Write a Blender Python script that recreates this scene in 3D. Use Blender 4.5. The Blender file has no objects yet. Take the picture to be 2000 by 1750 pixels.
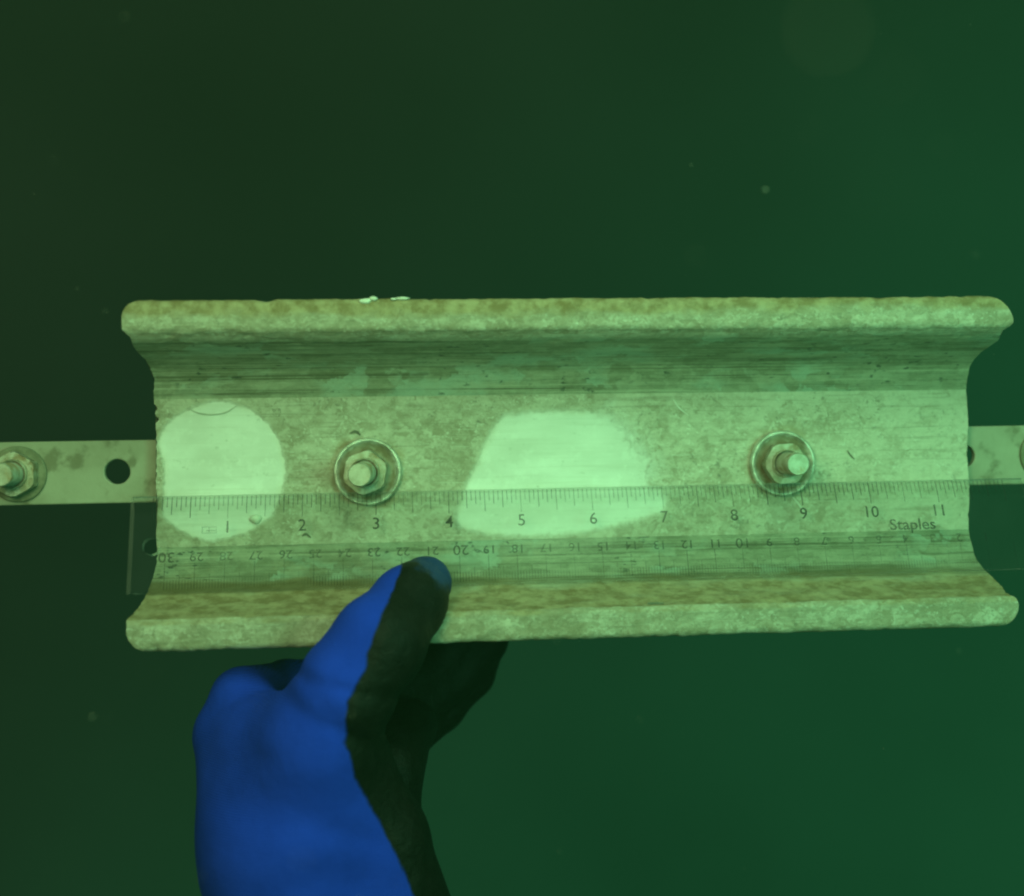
import bpy, bmesh, math, random
import numpy as np
from mathutils import Matrix, Vector, noise

IN = 0.0254                                   # the scene is measured in inches, built in metres
sc = bpy.context.scene
C = sc.collection
random.seed(4)
rng = np.random.default_rng(7)

# ------------------------------------------------------------------ camera
CAM = np.array([3.267, -18.0, 0.720])
YAW, PITCH, ROLL = 0.0950, 0.0101, -0.0168
FPX = 2510.0                                  # focal length in pixels of a 2000 x 1750 frame
cy, sy, cp, sp = math.cos(YAW), math.sin(YAW), math.cos(PITCH), math.sin(PITCH)
FW = np.array([sy*cp, cy*cp, sp]); R0 = np.array([cy, -sy, 0.0]); U0 = np.cross(R0, FW)
RT = math.cos(ROLL)*R0 + math.sin(ROLL)*U0
UP = -math.sin(ROLL)*R0 + math.cos(ROLL)*U0
cam = bpy.data.cameras.new('camera'); cam_o = bpy.data.objects.new('camera', cam); C.objects.link(cam_o)
cam.sensor_fit = 'HORIZONTAL'; cam.sensor_width = 36.0; cam.lens = FPX/2000*36.0
cam.clip_start = 0.01; cam.clip_end = 100.0
M = Matrix.Identity(4)
for i in range(3):
    M[i][0], M[i][1], M[i][2], M[i][3] = RT[i], UP[i], -FW[i], CAM[i]*IN
cam_o.matrix_world = M
cam.dof.use_dof = True; cam.dof.focus_distance = 17.7*IN; cam.dof.aperture_fstop = 7.0
sc.camera = cam_o

# ------------------------------------------------------------------ water light
world = bpy.data.worlds.new('World'); sc.world = world; world.use_nodes = True
wn = world.node_tree; wn.nodes.clear()
def N(nt, t, **kw):
    n = nt.nodes.new(t)
    for k, v in kw.items(): setattr(n, k, v)
    return n
bg = N(wn, 'ShaderNodeBackground'); wo = N(wn, 'ShaderNodeOutputWorld')
tc = N(wn, 'ShaderNodeTexCoord'); sx = N(wn, 'ShaderNodeSeparateXYZ')
mr = N(wn, 'ShaderNodeMapRange'); mr.interpolation_type = 'SMOOTHERSTEP'
mr.inputs['From Min'].default_value = -0.60; mr.inputs['From Max'].default_value = 0.80
mx = N(wn, 'ShaderNodeMix', data_type='RGBA')
mx.inputs[6].default_value = (0.0080, 0.0135, 0.0078, 1); mx.inputs[7].default_value = (0.0055, 0.0500, 0.0190, 1)
L = wn.links.new
dz = N(wn, 'ShaderNodeMath', operation='MULTIPLY_ADD'); dz.inputs[1].default_value = -0.85
L(tc.outputs['Generated'], sx.inputs[0]); L(sx.outputs['Z'], dz.inputs[0]); L(sx.outputs['X'], dz.inputs[2]); L(dz.outputs[0], mr.inputs['Value']); L(mr.outputs[0], mx.inputs['Factor'])
wz = N(wn, 'ShaderNodeTexNoise'); wz.inputs['Scale'].default_value = 3.2; wz.inputs['Detail'].default_value = 4; L(tc.outputs['Generated'], wz.inputs['Vector'])
wm_ = N(wn, 'ShaderNodeMapRange'); wm_.inputs['From Min'].default_value = 0.3; wm_.inputs['From Max'].default_value = 0.7
wm_.inputs['To Min'].default_value = 0.84; wm_.inputs['To Max'].default_value = 1.16; L(wz.outputs['Fac'], wm_.inputs['Value'])
ws = N(wn, 'ShaderNodeVectorMath', operation='SCALE'); L(mx.outputs[2], ws.inputs[0]); L(wm_.outputs[0], ws.inputs['Scale'])
L(ws.outputs[0], bg.inputs['Color']); bg.inputs['Strength'].default_value = 1.0
L(bg.outputs[0], wo.inputs['Surface'])

def area(name, pos, target, size, power, col):
    l = bpy.data.lights.new(name, 'AREA'); l.shape = 'DISK'; l.size = size*IN; l.energy = power; l.color = col
    o = bpy.data.objects.new(name, l); C.objects.link(o); o.location = Vector(pos)*IN
    o.rotation_euler = (Vector(target)-Vector(pos)).to_track_quat('-Z', 'Y').to_euler()
    return o
area('surface_light', (8.0, -14, 13), (6.0, 0, 0.4), 9, 1.42, (0.44, 1.0, 0.48))
area('front_fill', (-1.0, -17, 4.0), (3.5, 0, 0.5), 5, 0.95, (0.66, 1.0, 0.44))  # added fill lamp at the front, warmer, tints the left side
area('front_fill', (13.0, -15, 0.5), (9.5, 0, 0.5), 6, 0.88, (0.22, 1.0, 0.48))  # added fill lamp at the front, greener, tints the right side

sc.view_settings.view_transform = 'Standard'; sc.view_settings.look = 'None'
sc.view_settings.exposure = 0.0; sc.view_settings.gamma = 1.0
sc.cycles.filter_width = 2.2
sc.cycles.use_denoising = True

# ------------------------------------------------------------------ helpers
def at(px, py, Y):
    """A pixel of the 2000 x 1750 photograph, at depth Y (inches), as a point in the scene (inches)."""
    d = FW + RT*(px-1000)/FPX + UP*(875-py)/FPX
    return CAM + d*((Y-CAM[1])/d[1])
def px_per_in(Y): return FPX/(Y-CAM[1])

def mesh_obj(name, verts, faces, mat, parent=None, smooth=True, attrs=None, loc=None):
    """verts in scene inches; the object's origin is its parent's, or loc."""
    v = np.asarray(verts, float)
    org = np.array(parent['_org']) if parent is not None else np.array(loc if loc is not None else (0, 0, 0), float)
    me = bpy.data.meshes.new(name)
    me.from_pydata([tuple(p) for p in (v-org)*IN], [], faces)
    if attrs:
        for k, a in attrs.items():
            at_ = me.attributes.new(k, 'FLOAT', 'POINT'); at_.data.foreach_set('value', np.asarray(a, np.float32))
    me.materials.append(mat)
    me.polygons.foreach_set('use_smooth', [smooth]*len(me.polygons)); me.update()
    o = bpy.data.objects.new(name, me); C.objects.link(o)
    o['_org'] = [float(q) for q in org]
    if parent is not None: o.parent = parent
    else: o.location = Vector(org)*IN
    return o
def thing(name, loc, label, cat, group=None):
    o = bpy.data.objects.new(name, None); C.objects.link(o); o.location = Vector(loc)*IN
    o.empty_display_size = 0.01
    o['_org'] = [float(q) for q in loc]; o['label'] = label; o['category'] = cat
    if group: o['group'] = group
    return o
def ridge(me_o, angle=35):
    me = me_o.data
    bm = bmesh.new(); bm.from_mesh(me)
    for e in bm.edges:
        if len(e.link_faces) == 2 and e.calc_face_angle(0) > math.radians(angle): e.smooth = False
    bm.to_mesh(me); bm.free()

class NT:
    """Small wrapper for building node materials."""
    def __init__(s, name):
        s.m = bpy.data.materials.new(name); s.m.use_nodes = True; s.t = s.m.node_tree; s.t.nodes.clear()
        s.out = s.n('ShaderNodeOutputMaterial'); s.tc = s.n('ShaderNodeTexCoord')
        mp = s.n('ShaderNodeMapping'); mp.inputs['Scale'].default_value = (1/IN,)*3
        s.l(s.tc.outputs['Object'], mp.inputs[0]); s.p = mp.outputs[0]        # inches
    def n(s, t, **kw): return N(s.t, t, **kw)
    def l(s, a, b): s.t.links.new(a, b)
    def setv(s, inp, v):
        if hasattr(v, 'is_linked') or isinstance(v, bpy.types.NodeSocket): s.l(v, inp)
        else: inp.default_value = v
    def noise(s, scale, detail=4, rough=0.55, stretch=None, dist=0.0):
        n = s.n('ShaderNodeTexNoise'); n.inputs['Scale'].default_value = scale; n.inputs['Detail'].default_value = detail
        n.inputs['Roughness'].default_value = rough; n.inputs['Distortion'].default_value = dist
        if stretch:
            m = s.n('ShaderNodeMapping'); m.inputs['Scale'].default_value = stretch; s.l(s.p, m.inputs[0]); s.l(m.outputs[0], n.inputs['Vector'])
        else: s.l(s.p, n.inputs['Vector'])
        return n.outputs['Fac']
    def voro(s, scale, rand=1.0, feat='F1'):
        n = s.n('ShaderNodeTexVoronoi', feature=feat); n.inputs['Scale'].default_value = scale; n.inputs['Randomness'].default_value = rand
        s.l(s.p, n.inputs['Vector']); return n
    def ramp(s, v, lo, hi, a=0.0, b=1.0):
        n = s.n('ShaderNodeMapRange'); n.interpolation_type = 'SMOOTHSTEP'
        s.setv(n.inputs['Value'], v); s.setv(n.inputs['From Min'], lo); s.setv(n.inputs['From Max'], hi)
        n.inputs['To Min'].default_value = a; n.inputs['To Max'].default_value = b; return n.outputs[0]
    def math(s, op, a, b=0.0, c=None):
        n = s.n('ShaderNodeMath', operation=op); s.setv(n.inputs[0], a); s.setv(n.inputs[1], b)
        if c is not None: s.setv(n.inputs[2], c)
        return n.outputs[0]
    def mix(s, f, a, b, mode='MIX'):
        n = s.n('ShaderNodeMix', data_type='RGBA', blend_type=mode)
        s.setv(n.inputs['Factor'], f)
        for i, v in ((6, a), (7, b)):
            if isinstance(v, tuple): v = (*v, 1.0)[:4]
            s.setv(n.inputs[i], v)
        return n.outputs[2]
    def attr(s, name):
        n = s.n('ShaderNodeAttribute'); n.attribute_name = name; return n.outputs['Fac']
    def bump(s, h, strength, dist, prev=None):
        b = s.n('ShaderNodeBump'); b.inputs['Strength'].default_value = strength; b.inputs['Distance'].default_value = dist*IN
        s.l(h, b.inputs['Height'])
        if prev: s.l(prev, b.inputs['Normal'])
        return b.outputs[0]
    def bsdf(s, col, rough=0.6, metal=0.0, nrm=None, spec=0.3):
        b = s.n('ShaderNodeBsdfPrincipled')
        if isinstance(col, tuple): col = (*col, 1.0)[:4]
        s.setv(b.inputs['Base Color'], col); s.setv(b.inputs['Roughness'], rough); s.setv(b.inputs['Metallic'], metal)
        b.inputs['Specular IOR Level'].default_value = spec
        if nrm: s.l(nrm, b.inputs['Normal'])
        return b.outputs[0]
    def done(s, sh): s.l(sh, s.out.inputs['Surface']); return s.m

# ------------------------------------------------------------------ materials
def mat_beam():
    k = NT('weathered_steel')
    fil = k.attr('fillet'); rust = k.attr('rust')
    # warped coordinates, so that the flaking scale has torn edges
    nz = k.n('ShaderNodeTexNoise'); nz.inputs['Scale'].default_value = 4.5; nz.inputs['Detail'].default_value = 5; nz.inputs['Roughness'].default_value = 0.65
    k.l(k.p, nz.inputs['Vector'])
    wv = k.n('ShaderNodeVectorMath', operation='MULTIPLY_ADD'); k.l(nz.outputs['Color'], wv.inputs[0]); wv.inputs[1].default_value = (0.55, 0.55, 0.40); k.l(k.p, wv.inputs[2])
    def cells(scale, stretch=(1, 1, 1)):
        m = k.n('ShaderNodeMapping'); m.inputs['Scale'].default_value = stretch; k.l(wv.outputs[0], m.inputs[0])
        v = k.n('ShaderNodeTexVoronoi'); v.inputs['Scale'].default_value = scale; k.l(m.outputs[0], v.inputs['Vector'])
        sp = k.n('ShaderNodeSeparateXYZ'); k.l(v.outputs['Color'], sp.inputs[0]); return sp.outputs[0], v.outputs['Distance']
    ca, da = cells(3.2, (0.75, 1, 1)); cb, db = cells(8.5); cc, dc = cells(17, (0.7, 1, 1.2))
    big = k.noise(0.75, 4, 0.6); mid = k.noise(9.0, 5, 0.6, (0.7, 1, 1.2))
    t = k.math('MULTIPLY_ADD', ca, 0.16, k.math('MULTIPLY_ADD', cb, 0.20, k.math('MULTIPLY_ADD', cc, 0.16, k.math('MULTIPLY_ADD', mid, 0.45, k.math('MULTIPLY', big, 0.70)))))
    t = k.ramp(k.math('ADD', t, k.attr('pale')), 0.50, 1.14)
    col = k.mix(t, (0.275, 0.238, 0.165), (0.530, 0.502, 0.410))
    # scattered pale chips, fine scratches, dark pits
    chip = k.math('MULTIPLY', k.ramp(dc, 0.34, 0.28), k.math('MULTIPLY', k.ramp(cc, 0.62, 0.66), k.ramp(k.noise(1.4, 3), 0.46, 0.56)))
    col = k.mix(k.math('MULTIPLY', chip, 0.70), col, (0.62, 0.62, 0.54))
    scr = k.math('MULTIPLY', k.ramp(k.noise(1.0, 3, 0.6, (0.9, 40, 40), 0.3), 0.60, 0.70), k.ramp(k.noise(1.1, 2), 0.38, 0.55))
    col = k.mix(k.math('MULTIPLY', scr, 0.50), col, (0.56, 0.55, 0.47))
    pit = k.math('MULTIPLY', k.ramp(k.noise(14, 6, 0.68, None, 0.5), 0.565, 0.635), k.ramp(k.noise(1.25, 4, 0.6), 0.48, 0.62))
    col = k.mix(k.math('MULTIPLY', pit, 0.55), col, (0.120, 0.118, 0.085))
    dst = k.math('MULTIPLY', k.ramp(k.noise(1.0, 4, 0.65, (0.5, 22, 22), 0.2), 0.46, 0.36), k.ramp(k.noise(0.9, 3), 0.40, 0.60))
    col = k.mix(k.math('MULTIPLY', dst, 0.38), col, (0.200, 0.178, 0.120))
    col = k.mix(k.math('MULTIPLY', k.attr('edge'), k.ramp(k.math('MULTIPLY_ADD', cc, 0.18, k.noise(7.5, 7, 0.68, (0.5, 1, 1))), 0.38, 0.82, 0.62, 0.10)), col, (0.205, 0.180, 0.115))
    # curved insides of the flanges: mill scale with rolling lines, dull green deposit, black specks
    ft = k.ramp(k.math('MULTIPLY_ADD', cb, 0.12, k.math('MULTIPLY_ADD', ca, 0.12, k.noise(3.2, 7, 0.68, (0.30, 1.8, 1.8)))), 0.38, 0.86)
    sc_ = k.mix(ft, (0.180, 0.184, 0.122), (0.350, 0.355, 0.265))
    dep = k.ramp(k.math('MULTIPLY_ADD', ca, 0.16, k.noise(1.15, 5, 0.62, (0.55, 1.1, 1.1))), 0.56, 0.75)
    sc_ = k.mix(k.math('MULTIPLY', dep, 0.55), sc_, (0.340, 0.450, 0.385))
    ln = k.noise(1.0, 4, 0.70, (0.16, 24, 24)); lm = k.math('MULTIPLY', k.ramp(k.noise(0.35, 2), 0.30, 0.52, 0.45, 1.0), k.ramp(dep, 0, 1, 1.0, 0.30))
    sc_ = k.mix(k.math('MULTIPLY', k.ramp(ln, 0.47, 0.36), k.math('MULTIPLY', lm, 0.80)), sc_, (0.095, 0.098, 0.060))
    sc_ = k.mix(k.math('MULTIPLY', k.ramp(ln, 0.55, 0.68), k.math('MULTIPLY', lm, 0.70)), sc_, (0.46, 0.45, 0.35))
    spk = k.math('MULTIPLY', k.ramp(k.noise(9, 4, 0.6, (0.7, 1.3, 1.3)), 0.61, 0.66), k.ramp(k.noise(1.0, 3), 0.45, 0.58))
    sc_ = k.mix(k.math('MULTIPLY', spk, 0.80), sc_, (0.045, 0.060, 0.045))
    col = k.mix(fil, col, sc_)
    # rust bloom
    br = k.ramp(k.math('ADD', k.math('MULTIPLY', rust, 1.7), k.math('MULTIPLY_ADD', k.noise(2.4, 6, 0.65, (0.5, 1.4, 1.4)), 1.7, -0.95)), 0.30, 1.0)
    rc = k.mix(k.ramp(k.noise(4.5, 5, 0.65), 0.35, 0.65), (0.200, 0.135, 0.055), (0.375, 0.300, 0.175))
    col = k.mix(k.math('MULTIPLY', br, 0.88), col, rc)
    silt = k.ramp(k.math('ADD', k.attr('silt'), k.math('MULTIPLY_ADD', k.noise(2.0, 5, 0.6, (0.4, 2, 2)), 1.0, -0.5)), 0.30, 0.85)
    col = k.mix(k.math('MULTIPLY', silt, 0.80), col, (0.120, 0.088, 0.035))
    # scraped-bright patches: signed distance to the outline, broken up by noise
    sd = k.attr('scraped'); amp = k.attr('ragged')
    e = k.math('ADD', sd, k.math('MULTIPLY', k.math('SUBTRACT', k.noise(11, 7, 0.75), 0.5), amp))
    msk = k.ramp(e, k.math('MULTIPLY', amp, -0.26), k.math('ADD', k.math('MULTIPLY', amp, 0.30), 0.010))
    wt = k.mix(k.ramp(k.noise(1.2, 4, 0.6, (0.6, 1, 1.4)), 0.3, 0.7), (0.565, 0.560, 0.510), (0.700, 0.700, 0.660))
    wt = k.mix(k.ramp(k.math('ADD', sd, k.math('MULTIPLY', k.noise(2.2, 4), 0.3)), 0.26, 0.10, 0.0, 0.45), wt, (0.57, 0.52, 0.40))
    wt = k.mix(k.math('MULTIPLY', k.ramp(k.noise(11, 5, 0.65), 0.58, 0.68), k.ramp(k.noise(1.6, 3), 0.5, 0.6, 0, 0.45)), wt, (0.36, 0.37, 0.30))
    wt = k.mix(k.math('MULTIPLY', k.ramp(k.noise(1.0, 4, 0.7, (0.45, 18, 18), 0.2), 0.50, 0.36), 0.35), wt, (0.50, 0.49, 0.42))
    wt = k.mix(k.math('MULTIPLY', k.ramp(k.math('MULTIPLY_ADD', cb, 0.2, k.noise(5, 5, 0.65)), 0.66, 0.76), 0.30), wt, (0.76, 0.77, 0.73))
    halo = k.math('MULTIPLY', k.math('MULTIPLY', k.ramp(sd, -0.30, 0.02), k.ramp(amp, 0.22, 0.6)), k.ramp(k.noise(15, 5, 0.65), 0.44, 0.54))
    col = k.mix(k.math('MULTIPLY', halo, 0.75), col, (0.62, 0.62, 0.55))
    col = k.mix(msk, col, wt)
    inv = k.ramp(msk, 0, 1, 1.0, 0.06)
    h = k.math('MULTIPLY', k.math('ADD', k.noise(16, 7, 0.7), k.math('MULTIPLY', cc, 0.25)), inv)
    n = k.bump(h, 0.75, 0.024)
    h2 = k.math('MULTIPLY', k.math('MULTIPLY', ln, lm), fil)
    n = k.bump(h2, 0.7, 0.020, n)
    return k.done(k.bsdf(col, k.ramp(msk, 0, 1, 0.74, 0.5), 0.0, n, 0.22))
MB = mat_beam()

def mat_plain(name, c0, c1, scale, rough=0.6, metal=0.0, bump=0.01, spots=None, spec=0.4):
    k = NT(name)
    col = k.mix(k.ramp(k.noise(scale, 5, 0.6), 0.35, 0.65), c0, c1)
    if spots: col = k.mix(k.math('MULTIPLY', k.ramp(k.noise(spots[1], 4, 0.55), 0.52, 0.66), spots[2]), col, spots[0])
    n = k.bump(k.noise(scale*5, 5, 0.65), 0.5, bump)
    return k.done(k.bsdf(col, rough, metal, n, spec))
M_STRAP = mat_plain('galvanised_strap', (0.27, 0.255, 0.185), (0.33, 0.315, 0.24), 1.6, 0.6, 0.0, 0.012, ((0.13, 0.115, 0.065), 2.6, 0.75))
M_NUT = mat_plain('zinc_nut', (0.27, 0.225, 0.145), (0.46, 0.44, 0.36), 5, 0.45, 0.25, 0.03, ((0.20, 0.125, 0.05), 4, 0.85), 0.6)
M_STUD = mat_plain('zinc_stud', (0.28, 0.26, 0.19), (0.42, 0.40, 0.33), 6, 0.45, 0.25, 0.012, ((0.27, 0.17, 0.07), 5, 0.8), 0.6)
M_DARK_RING = mat_plain('dark_ring_metal', (0.135, 0.130, 0.080), (0.215, 0.205, 0.140), 5, 0.7, 0.0, 0.01)
M_FLECK = mat_plain('white_shell', (0.55, 0.55, 0.47), (0.66, 0.66, 0.58), 9, 0.6, 0.0, 0.01)
def mat_washer():
    k = NT('cupped_washer_metal')
    r = k.attr('radius')
    rim = k.ramp(k.math('ADD', r, k.math('MULTIPLY', k.math('SUBTRACT', k.noise(7, 4), 0.5), 0.10)), 0.37, 0.43)
    c = k.mix(k.ramp(k.noise(5, 5), 0.4, 0.6), (0.165, 0.125, 0.065), (0.27, 0.245, 0.17))
    c = k.mix(k.math('MULTIPLY', rim, k.ramp(k.noise(4.5, 5, 0.65), 0.36, 0.62, 0.25, 1.0)), c, (0.60, 0.60, 0.53))
    return k.done(k.bsdf(c, k.ramp(rim, 0, 1, 0.6, 0.3), k.ramp(rim, 0, 1, 0.0, 0.35), k.bump(k.noise(14, 6, 0.7), 0.7, 0.03), 0.6))
M_WASH = mat_washer()
def mat_acrylic(name, tint, veil, gloss=1.0):
    k = NT(name)
    tr = k.n('ShaderNodeBsdfTransparent'); tr.inputs[0].default_value = (*tint, 1)
    gl = k.n('ShaderNodeBsdfGlossy'); gl.inputs['Roughness'].default_value = 0.12; gl.inputs['Color'].default_value = (1, 1, 1, 1)
    fr = k.n('ShaderNodeFresnel'); fr.inputs[0].default_value = 1.13
    df = k.n('ShaderNodeBsdfDiffuse'); df.inputs[0].default_value = (0.75, 0.78, 0.74, 1)
    m1 = k.n('ShaderNodeMixShader'); k.l(k.math('MULTIPLY', fr.outputs[0], gloss), m1.inputs[0]); k.l(tr.outputs[0], m1.inputs[1]); k.l(gl.outputs[0], m1.inputs[2])
    m2 = k.n('ShaderNodeMixShader')
    k.l(k.math('MULTIPLY', k.ramp(k.noise(1.2, 4), 0.3, 0.7, 0.6, 1.3), veil), m2.inputs[0])
    k.l(m1.outputs[0], m2.inputs[1]); k.l(df.outputs[0], m2.inputs[2])
    return k.done(m2.outputs[0])
M_ACR = mat_acrylic('clear_acrylic', (0.950, 0.960, 0.952), 0.006)
M_ACR_EDGE = mat_acrylic('acrylic_edge', (0.80, 0.83, 0.80), 0.11)
M_ACR_BEV = mat_acrylic('acrylic_bevel', (0.90, 0.92, 0.90), 0.004)
def mat_ink(name, lo, hi, col=(0.03, 0.032, 0.03)):
    k = NT(name)
    tr = k.n('ShaderNodeBsdfTransparent'); df = k.n('ShaderNodeBsdfDiffuse'); df.inputs[0].default_value = (*col, 1)
    m = k.n('ShaderNodeMixShader'); k.l(k.ramp(k.noise(1.3, 4, 0.6), 0.35, 0.65, lo, hi), m.inputs[0])
    k.l(tr.outputs[0], m.inputs[1]); k.l(df.outputs[0], m.inputs[2]); return k.done(m.outputs[0])
M_INK = mat_ink('worn_black_ink', 0.30, 0.66)
M_INK_CM = mat_ink('faded_black_ink', 0.10, 0.36)
def mat_glove():
    k = NT('blue_knit_black_palm')
    e = k.math('ADD', k.attr('coating'), k.math('MULTIPLY', k.math('SUBTRACT', k.noise(5, 3, 0.5), 0.5), 0.07))
    m = k.ramp(e, -0.025, 0.025)
    blue = k.mix(k.ramp(k.noise(1.5, 4), 0.3, 0.7), (0.006, 0.032, 0.44), (0.009, 0.040, 0.52))
    blk = k.mix(k.ramp(k.noise(5, 5, 0.65), 0.35, 0.7), (0.0025, 0.003, 0.0025), (0.006, 0.0065, 0.006))
    wm = k.ramp(k.math('ADD', k.attr('tip_blue'), k.math('MULTIPLY', k.math('SUBTRACT', k.noise(4.5, 5, 0.65), 0.5), 0.45)), -0.03, 0.16, 0.0, 0.62)
    blk = k.mix(wm, blk, (0.010, 0.050, 0.20))
    col = k.mix(m, blue, blk)
    knit = k.n('ShaderNodeTexWave', wave_type='BANDS', bands_direction='Z'); knit.inputs['Scale'].default_value = 11; knit.inputs['Distortion'].default_value = 1.5
    k.l(k.p, knit.inputs['Vector'])
    n = k.bump(k.noise(3.0, 5, 0.6), 0.35, 0.05)
    n = k.bump(k.math('MULTIPLY', knit.outputs['Fac'], k.ramp(m, 0, 1, 1, 0)), 0.45, 0.010, n)
    n = k.bump(k.math('MULTIPLY', k.math('ADD', k.noise(40, 4), k.math('MULTIPLY', k.noise(6, 5, 0.6, None, 0.8), 3.0)), m), 0.6, 0.016, n)
    return k.done(k.bsdf(col, k.ramp(m, 0, 1, 0.9, 0.55), 0.0, n, 0.16))
M_GLOVE = mat_glove()

# ------------------------------------------------------------------ the length of I-beam
LEN, W, TW = 11.65, 1.43, 0.20
ZTO, ZTI, ZT, ZB, ZBI, ZBO = 2.837, 2.417, 1.650, -0.385, -1.227, -1.617
beam = thing('steel_section', (LEN/2, TW/2, ZBO), 'short length of weathered grey steel I-beam with two scraped bright patches on its web', 'steel section')

def resample(pts, step):
    out = []
    for (a, b) in zip(pts[:-1], pts[1:]):
        a, b = np.array(a), np.array(b); n = max(1, int(round(np.linalg.norm(b-a)/step)))
        out += [tuple(a+(b-a)*i/n) for i in range(n)]
    return out+[tuple(pts[-1])]
def arc(cx, cz, r, a0, a1, n=7):
    return [(cx+r*math.cos(math.radians(a0+(a1-a0)*i/n)), cz+r*math.sin(math.radians(a0+(a1-a0)*i/n))) for i in range(n+1)]
def smooth_pts(pts, n=8):
    """Catmull-Rom through the points."""
    P = [np.array(p, float) for p in pts]; P = [2*P[0]-P[1]]+P+[2*P[-1]-P[-2]]; out = []
    for i in range(1, len(P)-2):
        for j in range(n):
            t = j/n; a, b, c, d = P[i-1:i+3]
            out.append(tuple(0.5*((2*b)+(c-a)*t+(2*a-5*b+4*c-d)*t*t+(3*b-3*c+d-a)*t**3)))
    return out+[tuple(P[-2])]
top_in = smooth_pts([(0.0, ZT), (-0.060, 1.86), (-0.17, 2.03), (-0.42, 2.135), (-0.75, 2.215), (-1.15, 2.315), (-W+.09, ZTI-.025)])
bot_in = smooth_pts([(0.0, ZB), (-0.070, -0.585), (-0.20, -0.775), (-0.45, -0.935), (-0.80, -1.07), (-1.15, -1.155), (-W+.07, -1.205)])
# front outline from the upper flange's outer edge down to the lower one's: (Y, Z)
front_top = [(-W+.5, ZTO)]+arc(-W+.09, ZTO-.09, .09, 90, 180)+arc(-W+.10, ZTI+.08, .10, 180, 262)+top_in[::-1]
front_web = [(0.0, ZT), (0.0, ZB)]
front_bot = bot_in+arc(-W+.09, ZBI-.06, .09, 110, 180)+arc(-W+.09, ZBO+.09, .09, 180, 270)+[(-W+.5, ZBO)]
def mirror(pts): return [(TW-y, z) for (y, z) in pts[::-1]]

random_end = {}
def end_limits(y, z):
    """Where a line along the beam starts and stops: rounded flange corners, ragged sawn ends."""
    x0, x1 = 0.0, LEN
    def rnd(dz, r): return r-math.sqrt(max(0, r*r-(r-dz)**2)) if dz < r else 0.0
    if z > 2.0:
        x0 += rnd(ZTO-z+.004, .24); x1 -= rnd(ZTO-z+.004, .36)*1.05
        k = min(1, max(0, (-1.0-y)/.25)); x0 += k*rnd(max(0, z-ZTI+.03), .14)*.4; x1 -= k*rnd(max(0, z-ZTI+.03), .12)*.7
    if z < -0.8:
        x0 += rnd(z-ZBO+.004, .26); x1 -= rnd(z-ZBO+.004, .30)*1.1
        k = min(1, max(0, (-1.0-y)/.25)); x1 -= k*rnd(max(0, ZBI-z+.02), .12)*.7
    f = min(1, max(0, max(-y, y-TW)/W)); x0 += .075-.145*f
    q = Vector((y*2.1, z*2.1, 3.3)); q2 = Vector((y*9, z*9, 8.1))
    x0 += 0.035*noise.noise(q)+0.030*abs(noise.noise(q2))
    x1 += 0.030*noise.noise(q+Vector((0, 0, 40)))-0.022*abs(noise.noise(q2+Vector((0, 0, 40))))
    if ZB-.2 < z < ZT+.5:                                      # the steps and notches at the sawn left end
        x0 += 0.05*max(0, 1-abs(z-1.53)/.05)+0.055*max(0, 1-abs(z-1.37)/.05)+0.03*max(0, 1-abs(z-1.92)/.07)
    return x0, x1

def sd_poly(P, poly):
    """Signed distance of points P (n,2) to a closed polygon, positive inside."""
    poly = np.asarray(poly); d = np.full(len(P), 1e9); inside = np.zeros(len(P), bool)
    for a, b in zip(poly, np.roll(poly, -1, 0)):
        e = b-a; w = P-a; t = np.clip((w@e)/(e@e), 0, 1)
        d = np.minimum(d, np.linalg.norm(w-t[:, None]*e, axis=1))
        c = ((a[1] <= P[:, 1]) != (b[1] <= P[:, 1]))
        inside ^= c & (P[:, 0] < a[0]+(P[:, 1]-a[1])/(e[1] if e[1] else 1e-9)*e[0])
    return np.where(inside, d, -d)
def web_pts(px): return [tuple(at(x, y, 0.0)[[0, 2]]) for x, y in px]
DISC = web_pts([(320, 832), (311, 850), (307, 872), (319, 900), (319, 960), (315, 1008), (345, 1033), (375, 1050), (414, 1059), (450, 1051), (492, 1038), (534, 1008),
                (553, 962), (561, 915), (552, 870), (528, 828), (492, 798), (450, 784), (420, 780), (375, 794), (339, 813)])
OBL = web_pts([(985, 808), (1040, 802), (1100, 798), (1190, 802), (1214, 822), (1245, 852), (1275, 896), (1283, 922), (1272, 942), (1296, 958), (1308, 982), (1292, 1003), (1250, 1018),
               (1180, 1035), (1100, 1048), (1020, 1050), (950, 1045), (897, 1032), (888, 1010), (900, 975), (908, 945), (925, 912), (945, 865), (965, 828)])

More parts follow.
